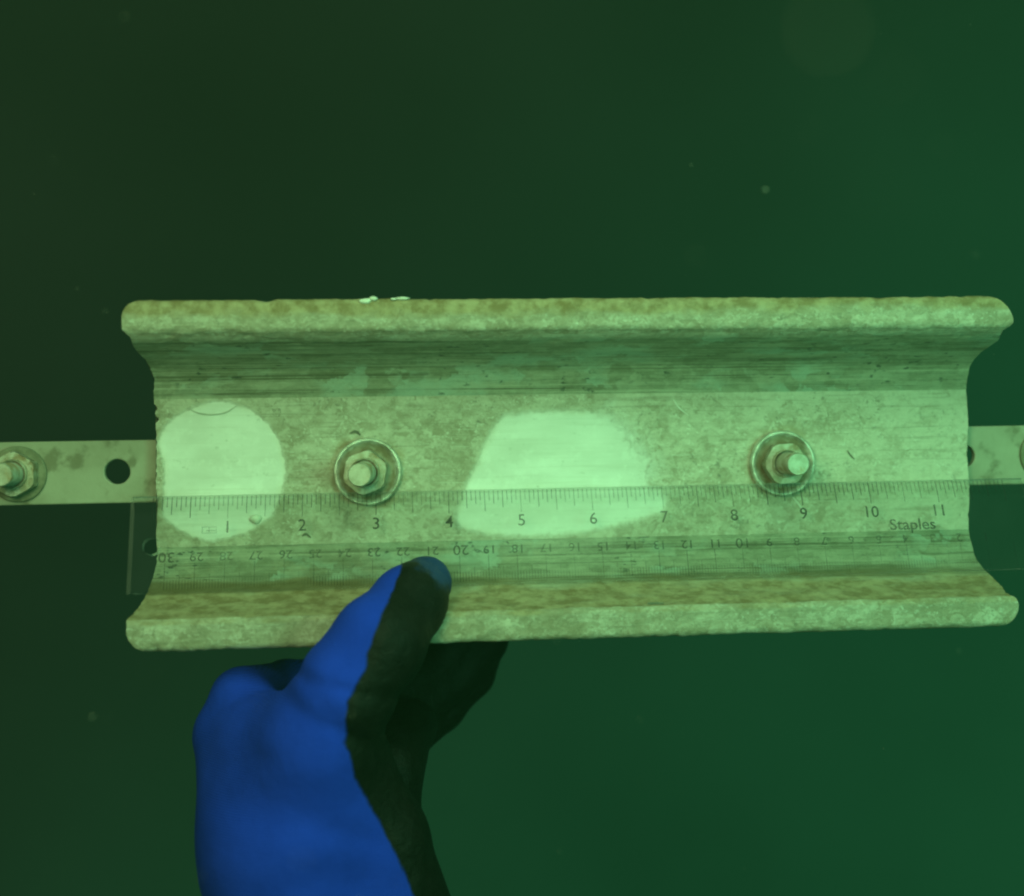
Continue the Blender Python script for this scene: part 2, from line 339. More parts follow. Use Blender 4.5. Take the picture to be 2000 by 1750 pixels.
wl, wr = at(718, 921, -.06), at(1527, 905, -.06)
BOLTS = [(wl[0], wl[2]), (wr[0], wr[2])]
def strip(name, prof, dx, parent, region):
    """A dense sheet swept along the beam through prof; returns grid data."""
    nx = int(LEN/dx)+1; prof = np.array(prof); ns = len(prof)
    V = np.zeros((ns, nx, 3))
    tang = np.gradient(prof, axis=0); nrm = np.stack([-tang[:, 1], tang[:, 0]], 1)
    nrm /= np.linalg.norm(nrm, axis=1)[:, None]+1e-9                   # outward for this winding
    for i, (y, z) in enumerate(prof):
        x0, x1 = end_limits(y, z); xs = x0+(x1-x0)*np.linspace(0, 1, nx)
        edge = math.exp(-((z-ZTO)/.12)**2)+math.exp(-((z-ZTI)/.15)**2)+math.exp(-((z-ZBI)/.12)**2)+math.exp(-((z-ZBO)/.12)**2) if region != 'web' else 0
        amp = {'web': .003}.get(region, .004+.009*edge)
        for j, x in enumerate(xs):
            q = Vector((x*2.2, y*5, z*5)); q3 = Vector((x*9, y*11, z*11))
            h = amp*(noise.noise(q)+.7*noise.noise(q3))
            if edge > .3: h += .07*edge*max(0, noise.noise(Vector((x*2.6+9, z*3, y*3)))-.36)+.035*edge*max(0, noise.noise(Vector((x*8+3, z*8, y*8)))-.34)
            V[i, j] = (x, y+nrm[i, 0]*h, z+nrm[i, 1]*h)
    return V

def grid_faces(ns, nx): return [(i*nx+j, i*nx+j+1, (i+1)*nx+j+1, (i+1)*nx+j) for i in range(ns-1) for j in range(nx-1)]

def build_part(name, front, back_rest, region):
    """One closed swept piece: dense seen face, plain rest, end caps."""
    fr = resample(front, 0.033); V = strip(name, fr, 0.034, beam, region)
    ns, nx = V.shape[:2]
    rest = back_rest
    verts = V.reshape(-1, 3).tolist(); faces = [f[::-1] for f in grid_faces(ns, nx)]
    # plain remaining outline, as two end rings
    idx0 = [i*nx for i in range(ns)]; idx1 = [i*nx+nx-1 for i in range(ns)]
    r0, r1 = [], []
    for (y, z) in rest:
        a, b = end_limits(y, z); r0.append(len(verts)); verts.append((a, y, z)); r1.append(len(verts)); verts.append((b, y, z))
    chain0 = [idx0[-1]]+r0+[idx0[0]]; chain1 = [idx1[-1]]+r1+[idx1[0]]
    for k in range(len(chain0)-1):
        lo = chain0[k], chain0[k+1]; hi = chain1[k], chain1[k+1]
        if k == 0 and len(chain0) > 2:
            faces.append(tuple(idx0[-1]+j for j in range(nx))+(hi[1], lo[1]))
        elif k == len(chain0)-2:
            faces.append((lo[0], hi[0])+tuple(idx0[0]+j for j in range(nx-1, -1, -1)))
        else: faces.append((lo[0], hi[0], hi[1], lo[1]))
    faces.append(tuple(idx0+r0)); faces.append(tuple((idx1+r1)[::-1]))
    v = np.array(verts)
    P = v[:, [0, 2]]
    attrs = {}
    d1, d2 = sd_poly(P, DISC), sd_poly(P, OBL)
    s = np.maximum(d1, d2)
    on = (np.abs(v[:, 1]) < 0.05) & (region == 'web')
    attrs['scraped'] = np.where(on, s, -1.0)
    rag = np.where(d1 > d2, 0.12, 0.20+0.62*np.clip((v[:, 0]-at(1150, 900, 0)[0])/0.6, 0, 1)*np.clip((v[:, 2]-at(1150, 985, 0)[2])/.3, 0, 1))
    attrs['ragged'] = rag
    y, z = v[:, 1], v[:, 2]; zero = np.zeros(len(v))
    attrs['fillet'], attrs['silt'], attrs['edge'] = zero, zero, zero; rb = np.zeros(len(v))
    if region == 'web':
        for bx_, bz_ in BOLTS: rr_ = np.hypot(v[:, 0]-bx_, z-bz_); rb = rb+np.exp(-((rr_-.48)/.16)**2)*.42
        attrs['rust'] = rb-.06
        attrs['pale'] = .09*np.clip((v[:, 0]-9.6)/1.2, 0, 1)+.06*np.clip((v[:, 0]-6.5)/2, 0, 1)
    elif region == 'top':
        attrs['fillet'] = np.clip((y+W-.13)/.16, 0, 1)
        zr = np.clip((z-ZTI)/(ZTO-ZTI), 0, 1); attrs['rust'] = np.where(y < -W+.12, zr*1.15-.10-.22*np.clip((v[:, 0]-6.5)/3, 0, 1), -.2); attrs['silt'] = zero; attrs['edge'] = (y < -W+.12)*1.0
    else:
        attrs['fillet'] = np.clip((y+1.15)/.75, 0, 1); attrs['edge'] = (y < -W+.05)*1.0
        attrs['rust'] = np.where(y < -W+.05, -.12+.5*np.clip((z-ZBI+.14)/.1, 0, 1), .66*np.clip((-.05-y)/.70, 0, 1)+.15*np.clip((5-v[:, 0])/3, 0, 1))
        attrs['silt'] = np.exp(-((y+.42)/.20)**2)*(.62+.35*np.clip((4-v[:, 0])/3, 0, 1))  # dark brown band along the inner curve, stronger towards the left
    return v, faces, attrs, (ns, nx)

v, f, a, _ = build_part('upper_flange', front_top, mirror(front_top)[0:1]+[(TW+.06, 1.86), (TW+.42, 2.135), (TW+W-.09, ZTI-.025), (TW+W, ZTI+.08), (TW+W, ZTO-.08), (TW+W-.09, ZTO)], 'top')
up = mesh_obj('upper_flange', v, f, MB, beam, True, a); ridge(up, 50)
v, f, a, _ = build_part('lower_flange', front_bot, [(TW+W-.09, ZBO), (TW+W, ZBO+.09), (TW+W, ZBI-.06), (TW+W-.07, -1.205), (TW+.45, -0.935), (TW+.06, -0.585), (TW+.015, ZB)], 'bot')
lo = mesh_obj('lower_flange', v, f, MB, beam, True, a); ridge(lo, 50)
v, f, a, (ns, nx) = build_part('web', front_web, [(TW, ZB), (TW, ZT)], 'web')
fa = a['scraped']
grid_n = (ns-1)*(nx-1)
def take(sel, name, parent, label=None):
    fs = [f[i] for i in sel]; used = sorted({q for t in fs for q in t}); remap = {q: i for i, q in enumerate(used)}
    o = mesh_obj(name, v[used], [tuple(remap[q] for q in t) for t in fs], MB, parent, True, {k: q[used] for k, q in a.items()})
    if label: o['label'] = label
    return o
fc = np.array([[np.mean(fa[list(f[i])]), np.mean(v[list(f[i]), 0])] for i in range(grid_n)])
isd = (fc[:, 0] > 0) & (fc[:, 1] < 4); iso = (fc[:, 0] > 0) & (fc[:, 1] >= 4)
web = take([i for i in range(grid_n) if not (isd[i] or iso[i])]+list(range(grid_n, len(f))), 'web', beam); ridge(web, 50)
take(list(np.nonzero(isd)[0]), 'scraped_patch', web, 'round whitish patch scraped bare at the left end of the web')
take(list(np.nonzero(iso)[0]), 'scraped_patch', web, 'long whitish patch scraped bare in the middle of the web')

def blob(name, c, r, mat, parent, seed, sub=2):
    bm = bmesh.new(); bmesh.ops.create_icosphere(bm, subdivisions=sub, radius=1)
    vs = []
    for q in bm.verts:
        k = 1+.35*noise.noise(q.co*1.7+Vector((seed*7.1, 0, 0)))
        vs.append((c[0]+q.co.x*r[0]*k, c[1]+q.co.y*r[1]*k, c[2]+q.co.z*r[2]*k))
    fs = [tuple(q.index for q in t.verts) for t in bm.faces]; bm.free()
    return mesh_obj(name, vs, fs, mat, parent)
for i, (px, py, Y, r, par) in enumerate([(714, 588, -W+.01, (.085, .03, .035), up), (729, 583, -W+.01, (.05, .03, .03), up), (786, 583, -W+.03, (.10, .04, .022), up), (768, 584, -W+.02, (.04, .03, .015), up),
                                          (500, 1014, -.012, (.085, .05, .062), web)]):
    blob('white_fleck', at(px, py, Y), r, M_FLECK, par, i)

M_SCR_D = mat_plain('dark_scratch', (0.10, 0.10, 0.07), (0.16, 0.155, 0.11), 6, 0.8)
M_SCR_G = mat_plain('grey_scratch', (0.36, 0.36, 0.30), (0.44, 0.44, 0.37), 6, 0.8)
M_SCR_P = mat_plain('pale_scratch', (0.56, 0.56, 0.49), (0.64, 0.64, 0.57), 6, 0.8)
def slope_point(px, py):
    '''The point of the lower flange's inner face that a pixel of the photograph shows.'''
    ys, zs = zip(*sorted(bot_in)); best = min(np.linspace(-1.33, -.3, 200), key=lambda Y: abs(at(px, py, Y)[2]-np.interp(Y, ys, zs)))
    p = at(px, py, best); return p+np.array([0, -.004, .012])
def scratch(pts, w, mat, parent):
    P = smooth_pts([tuple(p) for p in pts], 5); V, F = [], []
    for i, p in enumerate(P):
        p = np.array(p); q = np.array(P[min(i+1, len(P)-1)])-np.array(P[max(i-1, 0)]); q = q/np.linalg.norm(q); side = np.cross(q, (0, -1, 0)); side = side/np.linalg.norm(side)
        hw = w*(.35+.65*math.sin(math.pi*(i+.6)/(len(P)+.2)))*(.8+.4*random.random())/2
        V += [p-side*hw, p+np.array([0, -.004, 0]), p+side*hw]
        if i: b = 3*i; F += [(b-3, b-2, b+1, b), (b-2, b-1, b+2, b+1)]
    mesh_obj('scratch', V, F, mat, parent)
wp = lambda *q: [at(x, y, -.010) for x, y in q]
scratch(wp((366, 797), (385, 806), (412, 810), (440, 806), (462, 793)), .022, M_SCR_G, web)
scratch(wp((1315, 780), (1325, 795), (1345, 812)), .022, M_SCR_P, web)
scratch(wp((1570, 1000), (1560, 985), (1548, 970)), .022, M_SCR_P, web)
scratch(wp((1655, 880), (1662, 890), (1669, 897)), .025, M_SCR_D, web)
scratch(wp((684, 846), (695, 843), (704, 850)), .040, M_SCR_D, web)
scratch(wp((590, 1047), (598, 1043), (607, 1050)), .035, M_SCR_D, web)
scratch([slope_point(x, 1180) for x in (1264, 1280, 1296)], .030, M_SCR_D, lo)

# ------------------------------------------------------------------ the perforated strap behind the web
def strap():
    x0, x1, zc, hh, y0, y1 = -4.2, 15.2, 0.672, 0.435, TW+.012, TW+.135
    holes = [(-1.80-1.31, .17), (-0.486, .172), (11.69, .165), (14.1, .165)]
    V, F = [], []
    def zmid(x): return zc+0.0016*(x-4.9)
    nseg = 28
    def ring(cx, r):                                    # hole plus the square cell round it, both faces
        cz = zmid(cx); s = hh
        def sq(t):
            c_, s_ = math.cos(t), math.sin(t); m_ = max(abs(c_), abs(s_)); return c_/m_*s, s_/m_*s
        base = len(V)
        for Y in (y0, y1):
            for k in range(nseg):
                t = 2*math.pi*k/nseg+math.pi/4
                rr = r*(1+.03*noise.noise(Vector((math.cos(t)*2, math.sin(t)*2, cx)))); V.append((cx+rr*math.cos(t), Y, cz+rr*math.sin(t)))
            for k in range(nseg):
                a_, b_ = sq(2*math.pi*k/nseg+math.pi/4); V.append((cx+a_, Y, cz+b_))
        for k in range(nseg):
            q = (k+1) % nseg; a0, a1, b0, b1 = base+k, base+q, base+nseg+k, base+nseg+q
            F.append((a0, b0, b1, a1)); o = 2*nseg; F.append((a0+o, a1+o, b1+o, b0+o)); F.append((a0, a1, a1+o, a0+o))
            tm = 2*math.pi*(k+.5)/nseg+math.pi/4
            if abs(math.sin(tm)) > abs(math.cos(tm)): F.append((b0, b0+o, b1+o, b1))
    edges = [x0]
    for cx, r in holes: ring(cx, r); edges += [cx-hh, cx+hh]
    edges.append(x1)
    for xa, xb in zip(edges[::2], edges[1::2]):
        n = max(1, int((xb-xa)/.5)); base = len(V)
        for i in range(n+1):
            x = xa+(xb-xa)*i/n; z = zmid(x)
            V.extend([(x, y0, z-hh), (x, y0, z+hh), (x, y1, z+hh), (x, y1, z-hh)])
        for i in range(n):
            p = base+4*i; 
            for k in range(4): F.append((p+k, p+(k+1) % 4, p+4+(k+1) % 4, p+4+k))
    o = mesh_obj('perforated_strap', V, F, M_STRAP, None, False, None, (5, TW+.07, 0.2))
    bm = bmesh.new(); bm.from_mesh(o.data); bmesh.ops.remove_doubles(bm, verts=bm.verts, dist=1e-5); bmesh.ops.recalc_face_normals(bm, faces=bm.faces)
    bm.to_mesh(o.data); bm.free()
    bv = o.modifiers.new('worn_edge', 'BEVEL'); bv.width = .02*IN; bv.segments = 2; bv.limit_method = 'ANGLE'
    o['label'] = 'flat perforated metal strap running behind the beam and out at both ends'; o['category'] = 'metal strap'
    return o
strap()

# ------------------------------------------------------------------ bolts
def lathe(name, prof, seg, org, mat, parent, tilt=(0, 0), attr=False, cap=True, smooth=True, rag=0.0):
    """prof: (radius, height towards the camera); axis along -Y from org."""
    V, F, A = [], [], []
    for (r, h) in prof:
        for k in range(seg):
            t = 2*math.pi*k/seg
            rr = r*(1+rag*noise.noise(Vector((math.cos(t)*1.5, math.sin(t)*1.5, org[0]+r))))
            V.append((org[0]+rr*math.cos(t)+tilt[0]*h, org[1]-h, org[2]+rr*math.sin(t)+tilt[1]*h)); A.append(r)
    n = len(prof)
    for i in range(n-1):
        for k in range(seg): q = (k+1) % seg; F.append((i*seg+k, i*seg+q, (i+1)*seg+q, (i+1)*seg+k))
    if cap: F.append(tuple((n-1)*seg+k for k in range(seg))); F.append(tuple(range(seg-1, -1, -1)))
    o = mesh_obj(name, V, F, mat, parent, smooth, {'radius': A} if attr else None)
    bm = bmesh.new(); bm.from_mesh(o.data); bmesh.ops.recalc_face_normals(bm, faces=bm.faces); bm.to_mesh(o.data); bm.free()
    ridge(o, 38); return o
def hex_nut(parent, org, base, af, h, rot, tilt):
    V, F = [], []; R = af/math.sqrt(3); seg = 48
    prof = [(0, 0.02), (1, 0.0), (1, h-.05), (0, h)]
    def rad(t, cham):
        hexr = (af/2)/math.cos(((t-rot) % (math.pi/3))-math.pi/6); return min(hexr, cham)
    rows = [(af/2*1.02, 0), (R, .03), (R, h-.03), (R*.93, h), (af/2*.74, h+.004), (af/2*.73, h+.05), (af/2*.68, h+.062), (af/2*.63, h+.05), (af/2*.61, h)]
    for (r, z) in rows:
        for k in range(seg):
            t = 2*math.pi*k/seg; rr = rad(t, r); V.append((org[0]+rr*math.cos(t)+tilt[0]*(base+z), org[1]-base-z, org[2]+rr*math.sin(t)+tilt[1]*(base+z)))
    n = len(rows)
    for i in range(n-1):
        for k in range(seg): q = (k+1) % seg; F.append((i*seg+k, i*seg+q, (i+1)*seg+q, (i+1)*seg+k))
    F.append(tuple(range(seg-1, -1, -1))); F.append(tuple((n-1)*seg+k for k in range(seg)))
    o = mesh_obj('hex_nut', V, F, M_NUT, parent)
    bm = bmesh.new(); bm.from_mesh(o.data); bmesh.ops.recalc_face_normals(bm, faces=bm.faces); bm.to_mesh(o.data); bm.free(); ridge(o, 30)
def bolt(org, label, tip, rot, tilt, cup=True, back=0.25):
    t = thing('bolt', org, label, 'bolt', 'bolts through the strap')
    if cup:
        lathe('cupped_washer', [(.455, .0), (.470, .05), (.468, .105), (.452, .128), (.430, .130), (.405, .112), (.375, .082), (.30, .070), (.20, .075)], 64, org, M_WASH, t, (0, 0), True, True, True, .015)
        nb = .078
    else:
        lathe('dark_ring', [(.375, .0), (.385, .015), (.385, .05), (.37, .062), (.2, .064)], 48, org, M_DARK_RING, t); nb = .066  # flat disc round the nut, a little darker than the strap
    hex_nut(t, org, nb, .555, .24, rot, tilt)
    pr, h, r = [], -back, .158
    while h < tip-.05: pr += [(r, h), (r-.016, h+.022)]; h += .046
    pr += [(r-.002, tip-.02), (r-.014, tip)]
    lathe('threaded_stud', pr, 32, org, M_STUD, t, tilt)
    return t
bolt((wl[0], -.004, wl[2]), 'bolt with cupped washer and nut beside the round pale patch, above the ruler mark 3', .90, .35, (-.105, -.04), back=.45)
bolt((wr[0], -.004, wr[2]), 'bolt with cupped washer and long protruding stud above the ruler mark 9', .95, .05, (-.050, -.01), back=.45)
bl = at(36, 926, .2)
bolt((bl[0], TW+.010, bl[2]), 'bolt with a flat dark ring on the bare strap beside an empty strap hole', .85, .5, (0, 0), False, .3)
br_ = at(2040, 888, .2)
bolt((br_[0], TW+.010, br_[2]), 'bolt barely showing on the strap beyond the number 11 end of the ruler', .8, .2, (0, 0), False, .3)

# ------------------------------------------------------------------ clear ruler
RO = np.array([0.069, -0.185, 0.330]); RU = np.array([1, 0, 0.0022]); RU = RU/np.linalg.norm(RU)
RV = np.array([0, -0.31, -0.95]); RV = RV/np.linalg.norm(RV); RN = np.cross(RU, RV); RN = RN/np.linalg.norm(RN)
if RN[1] > 0: RN = -RN
WID, X0, X1, TH = 1.345, -0.315, 12.33, 0.10
def rp(u, v, n=0.0): return RO+RU*u+RV*v+RN*n
ruler = thing('ruler', rp(6, WID, 0), 'clear acrylic ruler marked in inches and centimetres, held across the beam', 'ruler')
ruler['_org'] = [float(q) for q in rp(6, WID, 0)]
def slab():
    # cross-section (v, n): bevelled along the inch edge
    sec = [(0, -.035), (0.0, -.075), (0.03, -TH), (WID-.03, -TH), (WID, -TH+.03), (WID, -.03), (WID-.02, 0), (0.24, 0)]
    hu, hv, hr = 0.01-.01, 0.67, .115                       # hanging hole near the left end
    V, F, mats = [], [], []
    n = len(sec)
    for u in (X0, X1):
        for (vv, nn) in sec: V.append(rp(u+(.075*(1+nn/TH) if u == X0 else -.04*(1+nn/TH)), vv, nn))
    seg = 40
    hc = (X0+.315, .70)
    # faces along the length except front (between sec[7] and sec[6]) and back (sec[2]..sec[3]) get plain quads
    for k in range(n):
        q = (k+1) % n
        if k in (6, 2): continue
        F.append((k, q, n+q, n+k)); mats.append(1 if k in (0, 1) else 0 if k in (3, 4, 5) else 2)
    F.append(tuple(range(n))); mats.append(1); F.append(tuple(n+k for k in range(n-1, -1, -1))); mats.append(1)
    # front and back sheets with the hole
    hb = {}
    for side, (ka, kb, nn) in {'f': (7, 6, 0.0), 'b': (2, 3, -TH)}.items():
        ring = []
        for s in range(seg):
            t = 2*math.pi*s/seg; ring.append(len(V)); V.append(rp(hc[0]+hr*math.cos(t), hc[1]+hr*math.sin(t), nn))
        hb[side] = ring
        # split the sheet at u = hc+0.5 so that the hole sits in a short cell
        va, vb = sec[ka][0], sec[kb][0]; ue = hc[0]+.6
        ea = len(V); V.append(rp(ue, va, nn)); eb = len(V); V.append(rp(ue, vb, nn))
        corner = [kb, eb, ea, ka]                                # (v high,u low),(v high,u high),(v low,u high),(v low,u low)
        ang = [math.atan2(vb-hc[1], X0-hc[0]), math.atan2(vb-hc[1], .6), math.atan2(va-hc[1], .6), math.atan2(va-hc[1], X0-hc[0])]
        near = [min(range(seg), key=lambda s: abs(((2*math.pi*s/seg-g+math.pi) % (2*math.pi))-math.pi)) for g in ang]
        for i in range(4):
            j = (i+1) % 4; s = near[i]; loop = [ring[s]]
            while s != near[j]: s = (s-1) % seg; loop.append(ring[s])
            F.append(tuple(loop+[corner[j], corner[i]])); mats.append(0)
        F.append((ea, eb, n+kb, n+ka)); mats.append(0)
    for s in range(seg):
        q = (s+1) % seg; F.append((hb['f'][s], hb['f'][q], hb['b'][q], hb['b'][s])); mats.append(1)
    o = mesh_obj('ruler_blade', V, F, M_ACR, ruler, False)
    o.data.materials.append(M_ACR_EDGE); o.data.materials.append(M_ACR_BEV)
    o.data.polygons.foreach_set('material_index', mats)
    bm = bmesh.new(); bm.from_mesh(o.data); bmesh.ops.recalc_face_normals(bm, faces=bm.faces); bm.to_mesh(o.data); bm.free()
slab()
PR = .004
def surf(u, v, e=0.0):                                         # front surface, with the bevel
    n = -.035*(1-v/.24) if v < .24 else 0.0
    return rp(u, v, n+PR+e)
def ticks(name, items, mat):
    V, F = [], []
    for (u, va, vb, w) in items:
        cuts = [va, vb] if not (va < .24 < vb) else [va, .24, vb]
        for a_, b_ in zip(cuts[:-1], cuts[1:]):
            p = len(V); V += [surf(u-w/2, a_), surf(u+w/2, a_), surf(u+w/2, b_), surf(u-w/2, b_)]; F.append((p, p+1, p+2, p+3))
    o = mesh_obj(name, V, F, mat, ruler, False); return o
it = []
for k in range(0, 12*16+1):
    ln = .345 if k % 16 == 0 else .325 if k % 8 == 0 else .275 if k % 4 == 0 else .215 if k % 2 == 0 else .165
    it.append((k/16, .018, ln, .0135 if k % 4 == 0 else .0115))
ticks('inch_scale', it, M_INK)
CM0 = 12.0
it = []
for k in range(0, 301):
    ln = .40 if k % 10 == 0 else .25 if k % 5 == 0 else .17
    it.append((CM0-k/25.4, WID-ln, WID-.035, .012 if k % 10 == 0 else .008))
ticks('centimetre_scale', it, M_INK_CM)
def text(body, name, u, v, size, mat, flip=False, bold=0.0, sx=1.0):
    cu = bpy.data.curves.new(name, 'FONT'); cu.body = body; cu.size = size; cu.align_x = 'CENTER'; cu.align_y = 'CENTER'; cu.offset = bold; cu.resolution_u = 3
    to = bpy.data.objects.new(name, cu); C.objects.link(to)
    dg = bpy.context.evaluated_depsgraph_get(); me = bpy.data.meshes.new_from_object(to.evaluated_get(dg))
    vs = [q.co.copy() for q in me.vertices]; fs = [tuple(t.vertices) for t in me.polygons]
    bpy.data.objects.remove(to); bpy.data.curves.remove(cu); bpy.data.meshes.remove(me)
    s = -1 if flip else 1
    return mesh_obj(name, [surf(u+s*q.x*sx, v-s*q.y) for q in vs], fs, mat, ruler, False)
M_INK_N = mat_ink('black_numeral_ink', 0.60, 0.85)
for k in range(1, 12): text(str(k), 'numeral', k+(.0 if k < 10 else -.02), .47, .235, M_INK_N, False, .0015)
for k in range(1, 31):
    big = k % 10 == 0
    text(str(k), 'numeral', CM0-k/2.54+(.02 if k > 9 else 0), WID-.485, .20 if big else .17, M_INK, True, 0.001, 1.12)
text('Staples', 'maker_name', 10.56, .665, .225, M_INK_N, False, .003, 1.08)
bx = [(.70, .49, .56, .01), ]
def box_mark(u0, u1, v0, v1, w):
    V, F = [], []
    for (a0, a1, b0, b1) in ((u0, u1, v0, v0+w), (u0, u1, v1-w, v1), (u0, u0+w, v0+w, v1-w), (u1-w, u1, v0+w, v1-w), ((u0*.55+u1*.45), (u0*.55+u1*.45)+w, v0+w, v1-w), (u0+.3*(u1-u0), u1-.1*(u1-u0), (v0+v1)/2, (v0+v1)/2+w)):
        p = len(V); V += [surf(a0, b0), surf(a1, b0), surf(a1, b1), surf(a0, b1)]; F.append((p, p+1, p+2, p+3))
    mesh_obj('printed_emblem', V, F, M_INK_CM, ruler, False)
box_mark(.66, .86, .45, .55, .014)

# ------------------------------------------------------------------ gloved hand
def y_free(V):
    '''1 where the glove is clear of the ruler and the flange, 0 where it is pressed on them.'''
    rr = (V-RO)@RN
    return np.clip((rr-.03)/.08, 0, 1)*np.clip(np.where(V[:, 2] < ZBI, np.maximum(-W-.03-V[:, 1], np.maximum(ZBO-.03-V[:, 2], V[:, 1]-TW-W-.03)), 1)/.05, 0, 1)
def build_glove():
    J = lambda px, py, Y, r: (at(px, py, Y), r)
    thumb = [J(832, 1136, -1.02, .335), J(795, 1180, -1.50, .44), J(742, 1250, -1.98, .53), J(672, 1345, -2.05, .58), J(625, 1450, -1.85, .64), J(610, 1580, -1.55, .78)]
    fingers = [
        [J(474, 1362, -.75, .41), J(560, 1345, 1.0, .40), J(690, 1325, 2.15, .38), J(770, 1215, 2.35, .34), J(800, 1150, 2.25, .30)],
        [J(500, 1430, .30, .50), J(720, 1375, 1.30, .42), J(850, 1310, 2.20, .38), J(905, 1220, 2.40, .35), J(925, 1150, 2.25, .31)],
        [J(560, 1470, 1.00, .48), J(770, 1395, 1.70, .41), J(885, 1325, 2.35, .37), J(950, 1250, 2.45, .34), J(975, 1185, 2.3, .30)],
        [J(640, 1500, 1.60, .45), J(790, 1440, 2.00, .37), J(865, 1385, 2.45, .33), J(925, 1320, 2.6, .30), J(955, 1260, 2.5, .27)]]
    wrist = [J(560, 1640, -1.35, 1.05), J(600, 1780, -1.2, 1.12), J(640, 2000, -1.0, 1.2), J(690, 2350, -.8, 1.3)]
    palm = [([J(540, 1660, -1.3, .98), J(462, 1440, -.75, .58)]), ([J(560, 1660, -.6, .95), J(520, 1450, .3, .58)]), ([J(620, 1660, -.2, .90), J(580, 1490, .95, .55)]),
            ([J(690, 1660, -.1, .80), J(655, 1515, 1.5, .50)]), ([J(610, 1600, -1.5, .80), J(520, 1440, -1.1, .50)]), ([J(730, 1700, -.7, .75), J(745, 1500, .2, .50)]), ([J(760, 1500, -.2, .42), J(800, 1420, .9, .42)]), ([J(690, 1480, -1.5, .46), J(730, 1640, -1.35, .70), J(770, 1800, -1.2, .80)])]
    web_ = [J(535, 1462, -1.30, .60), J(600, 1450, -1.70, .58)]
    allp = np.array([q[0] for ch in [thumb, *fingers, wrist, web_] for q in ch])
    h = 0.058
    mn, mx_ = allp.min(0)-1.45, allp.max(0)+1.2
    mn[2] = max(mn[2], at(640, 2150, -1)[2])
    n = np.ceil((mx_-mn)/h).astype(int)
    g = np.stack(np.meshgrid(*[mn[i]+h*np.arange(n[i]) for i in range(3)], indexing='ij'), -1).reshape(-1, 3).astype(np.float32)
    def cone(a, b):
        (pa, ra), (pb, rb) = a, b; e = (pb-pa).astype(np.float32); t = np.clip(((g-pa.astype(np.float32))@e)/float(e@e), 0, 1)
        return np.linalg.norm(g-pa.astype(np.float32)-t[:, None]*e, axis=1)-(ra+(rb-ra)*t)
    def smin(a, b, k):
        q = np.clip(.5+.5*(b-a)/k, 0, 1); return b+(a-b)*q-k*q*(1-q)
    def chain(ch, k=.12):
        d = None
        for a, b in zip(ch[:-1], ch[1:]): c = cone(a, b); d = c if d is None else smin(d, c, k)
        return d
    body = chain(wrist, .3)
    for p in palm: body = smin(body, chain(p), .32)
    dth = chain(thumb, .25); body = smin(body, dth, .40)
    body = smin(body, chain(web_), .45)
    fd = None
    for fch in fingers:
        c = chain(fch); fd = c if fd is None else np.minimum(fd, c)
    d = smin(body, fd, .16)
    # loose cloth: folds at the base of the thumb and across the wrist
    fold = np.zeros(len(g), np.float32)
    for (px, py, Y, ang, s, am) in [(700, 1345, -2.3, .25, .075, .055), (690, 1430, -2.2, .5, .09, .045), (640, 1370, -2.2, .9, .10, .03), (500, 1480, -1.9, -.3, .16, .03), (560, 1600, -2.1, .2, .22, .035), (700, 1620, -1.8, .5, .14, .04), (800, 1200, -1.9, -.7, .08, .02)]:
        c = at(px, py, Y); dirv = np.array([math.sin(ang), 0, math.cos(ang)]); w = g-c
        fold += am*np.exp(-((w@dirv)/s)**2)*np.exp(-(np.sum(w*w, 1)/1.0))
    d = d+fold-.018*np.sin(g[:, 2]*3.1+g[:, 0]*1.3+1)*np.cos(g[:, 1]*2.3+g[:, 0]*2.1)
    # the glove gives way to the flange, the ruler and the web it is pressed against
    y, z = g[:, 1], g[:, 2]
    fl = np.maximum(np.maximum(-W-.015-y, y-(TW+W+.015)), np.maximum(z-(ZBI+.35), ZBO-.015-z))
    fl = np.where(z > ZBI, 9, fl)
    d = np.maximum(d, -fl)
    rr_ = (g-RO)@RN; rv_ = (g-RO)@RV
    slab_ = np.maximum(rr_-.012, np.maximum(-rv_, rv_-WID-.01)); d = np.where(g[:, 1] < TW, np.maximum(d, -slab_), d)
    D3 = d.reshape(n)
    # naive surface nets
    ins = D3 < 0
    c8 = sum(ins[i:n[0]-1+i, j:n[1]-1+j, k:n[2]-1+k].astype(int) for i in (0, 1) for j in (0, 1) for k in (0, 1))
    act = (c8 > 0) & (c8 < 8); idx = -np.ones(act.shape, int); cells = np.argwhere(act); idx[act] = np.arange(len(cells))
    acc = np.zeros((len(cells), 3)); cnt = np.zeros(len(cells))
    corners = [(i, j, k) for i in (0, 1) for j in (0, 1) for k in (0, 1)]
    for a_ in corners:
        for ax in range(3):
            if a_[ax] == 1: continue
            b_ = list(a_); b_[ax] = 1
            da = D3[tuple((cells+a_).T)]; db = D3[tuple((cells+b_).T)]; m = (da < 0) != (db < 0)
            t = np.where(m, da/(da-db+1e-12), 0); p = np.tile(np.array(a_, float), (len(cells), 1)); p[:, ax] += t
            acc += p*m[:, None]; cnt += m
    V = mn+h*(cells+acc/cnt[:, None])
    F = []
    for ax in range(3):
        o1, o2 = [(1, 2), (2, 0), (0, 1)][ax]
        sl = [slice(1, n[i]-1) for i in range(3)]; sl2 = list(sl); sl2[ax] = slice(1, n[ax]); sl[ax] = slice(0, n[ax]-1)
        A = ins[tuple(sl)]; s2 = list(sl); s2[ax] = slice(1, n[ax]); B = ins[tuple(s2)]
        for e in np.argwhere(A != B):
            base = e+1; base[ax] -= 1
            if base[ax] > n[ax]-2: continue
            q = []
            for (u_, w_) in ((0, 0), (1, 0), (1, 1), (0, 1)):
                c = base.copy(); c[o1] -= u_; c[o2] -= w_; q.append(idx[tuple(c)])
            if min(q) < 0: continue
            F.append(tuple(int(i) for i in (q[::-1] if A[tuple(e)] else q)))
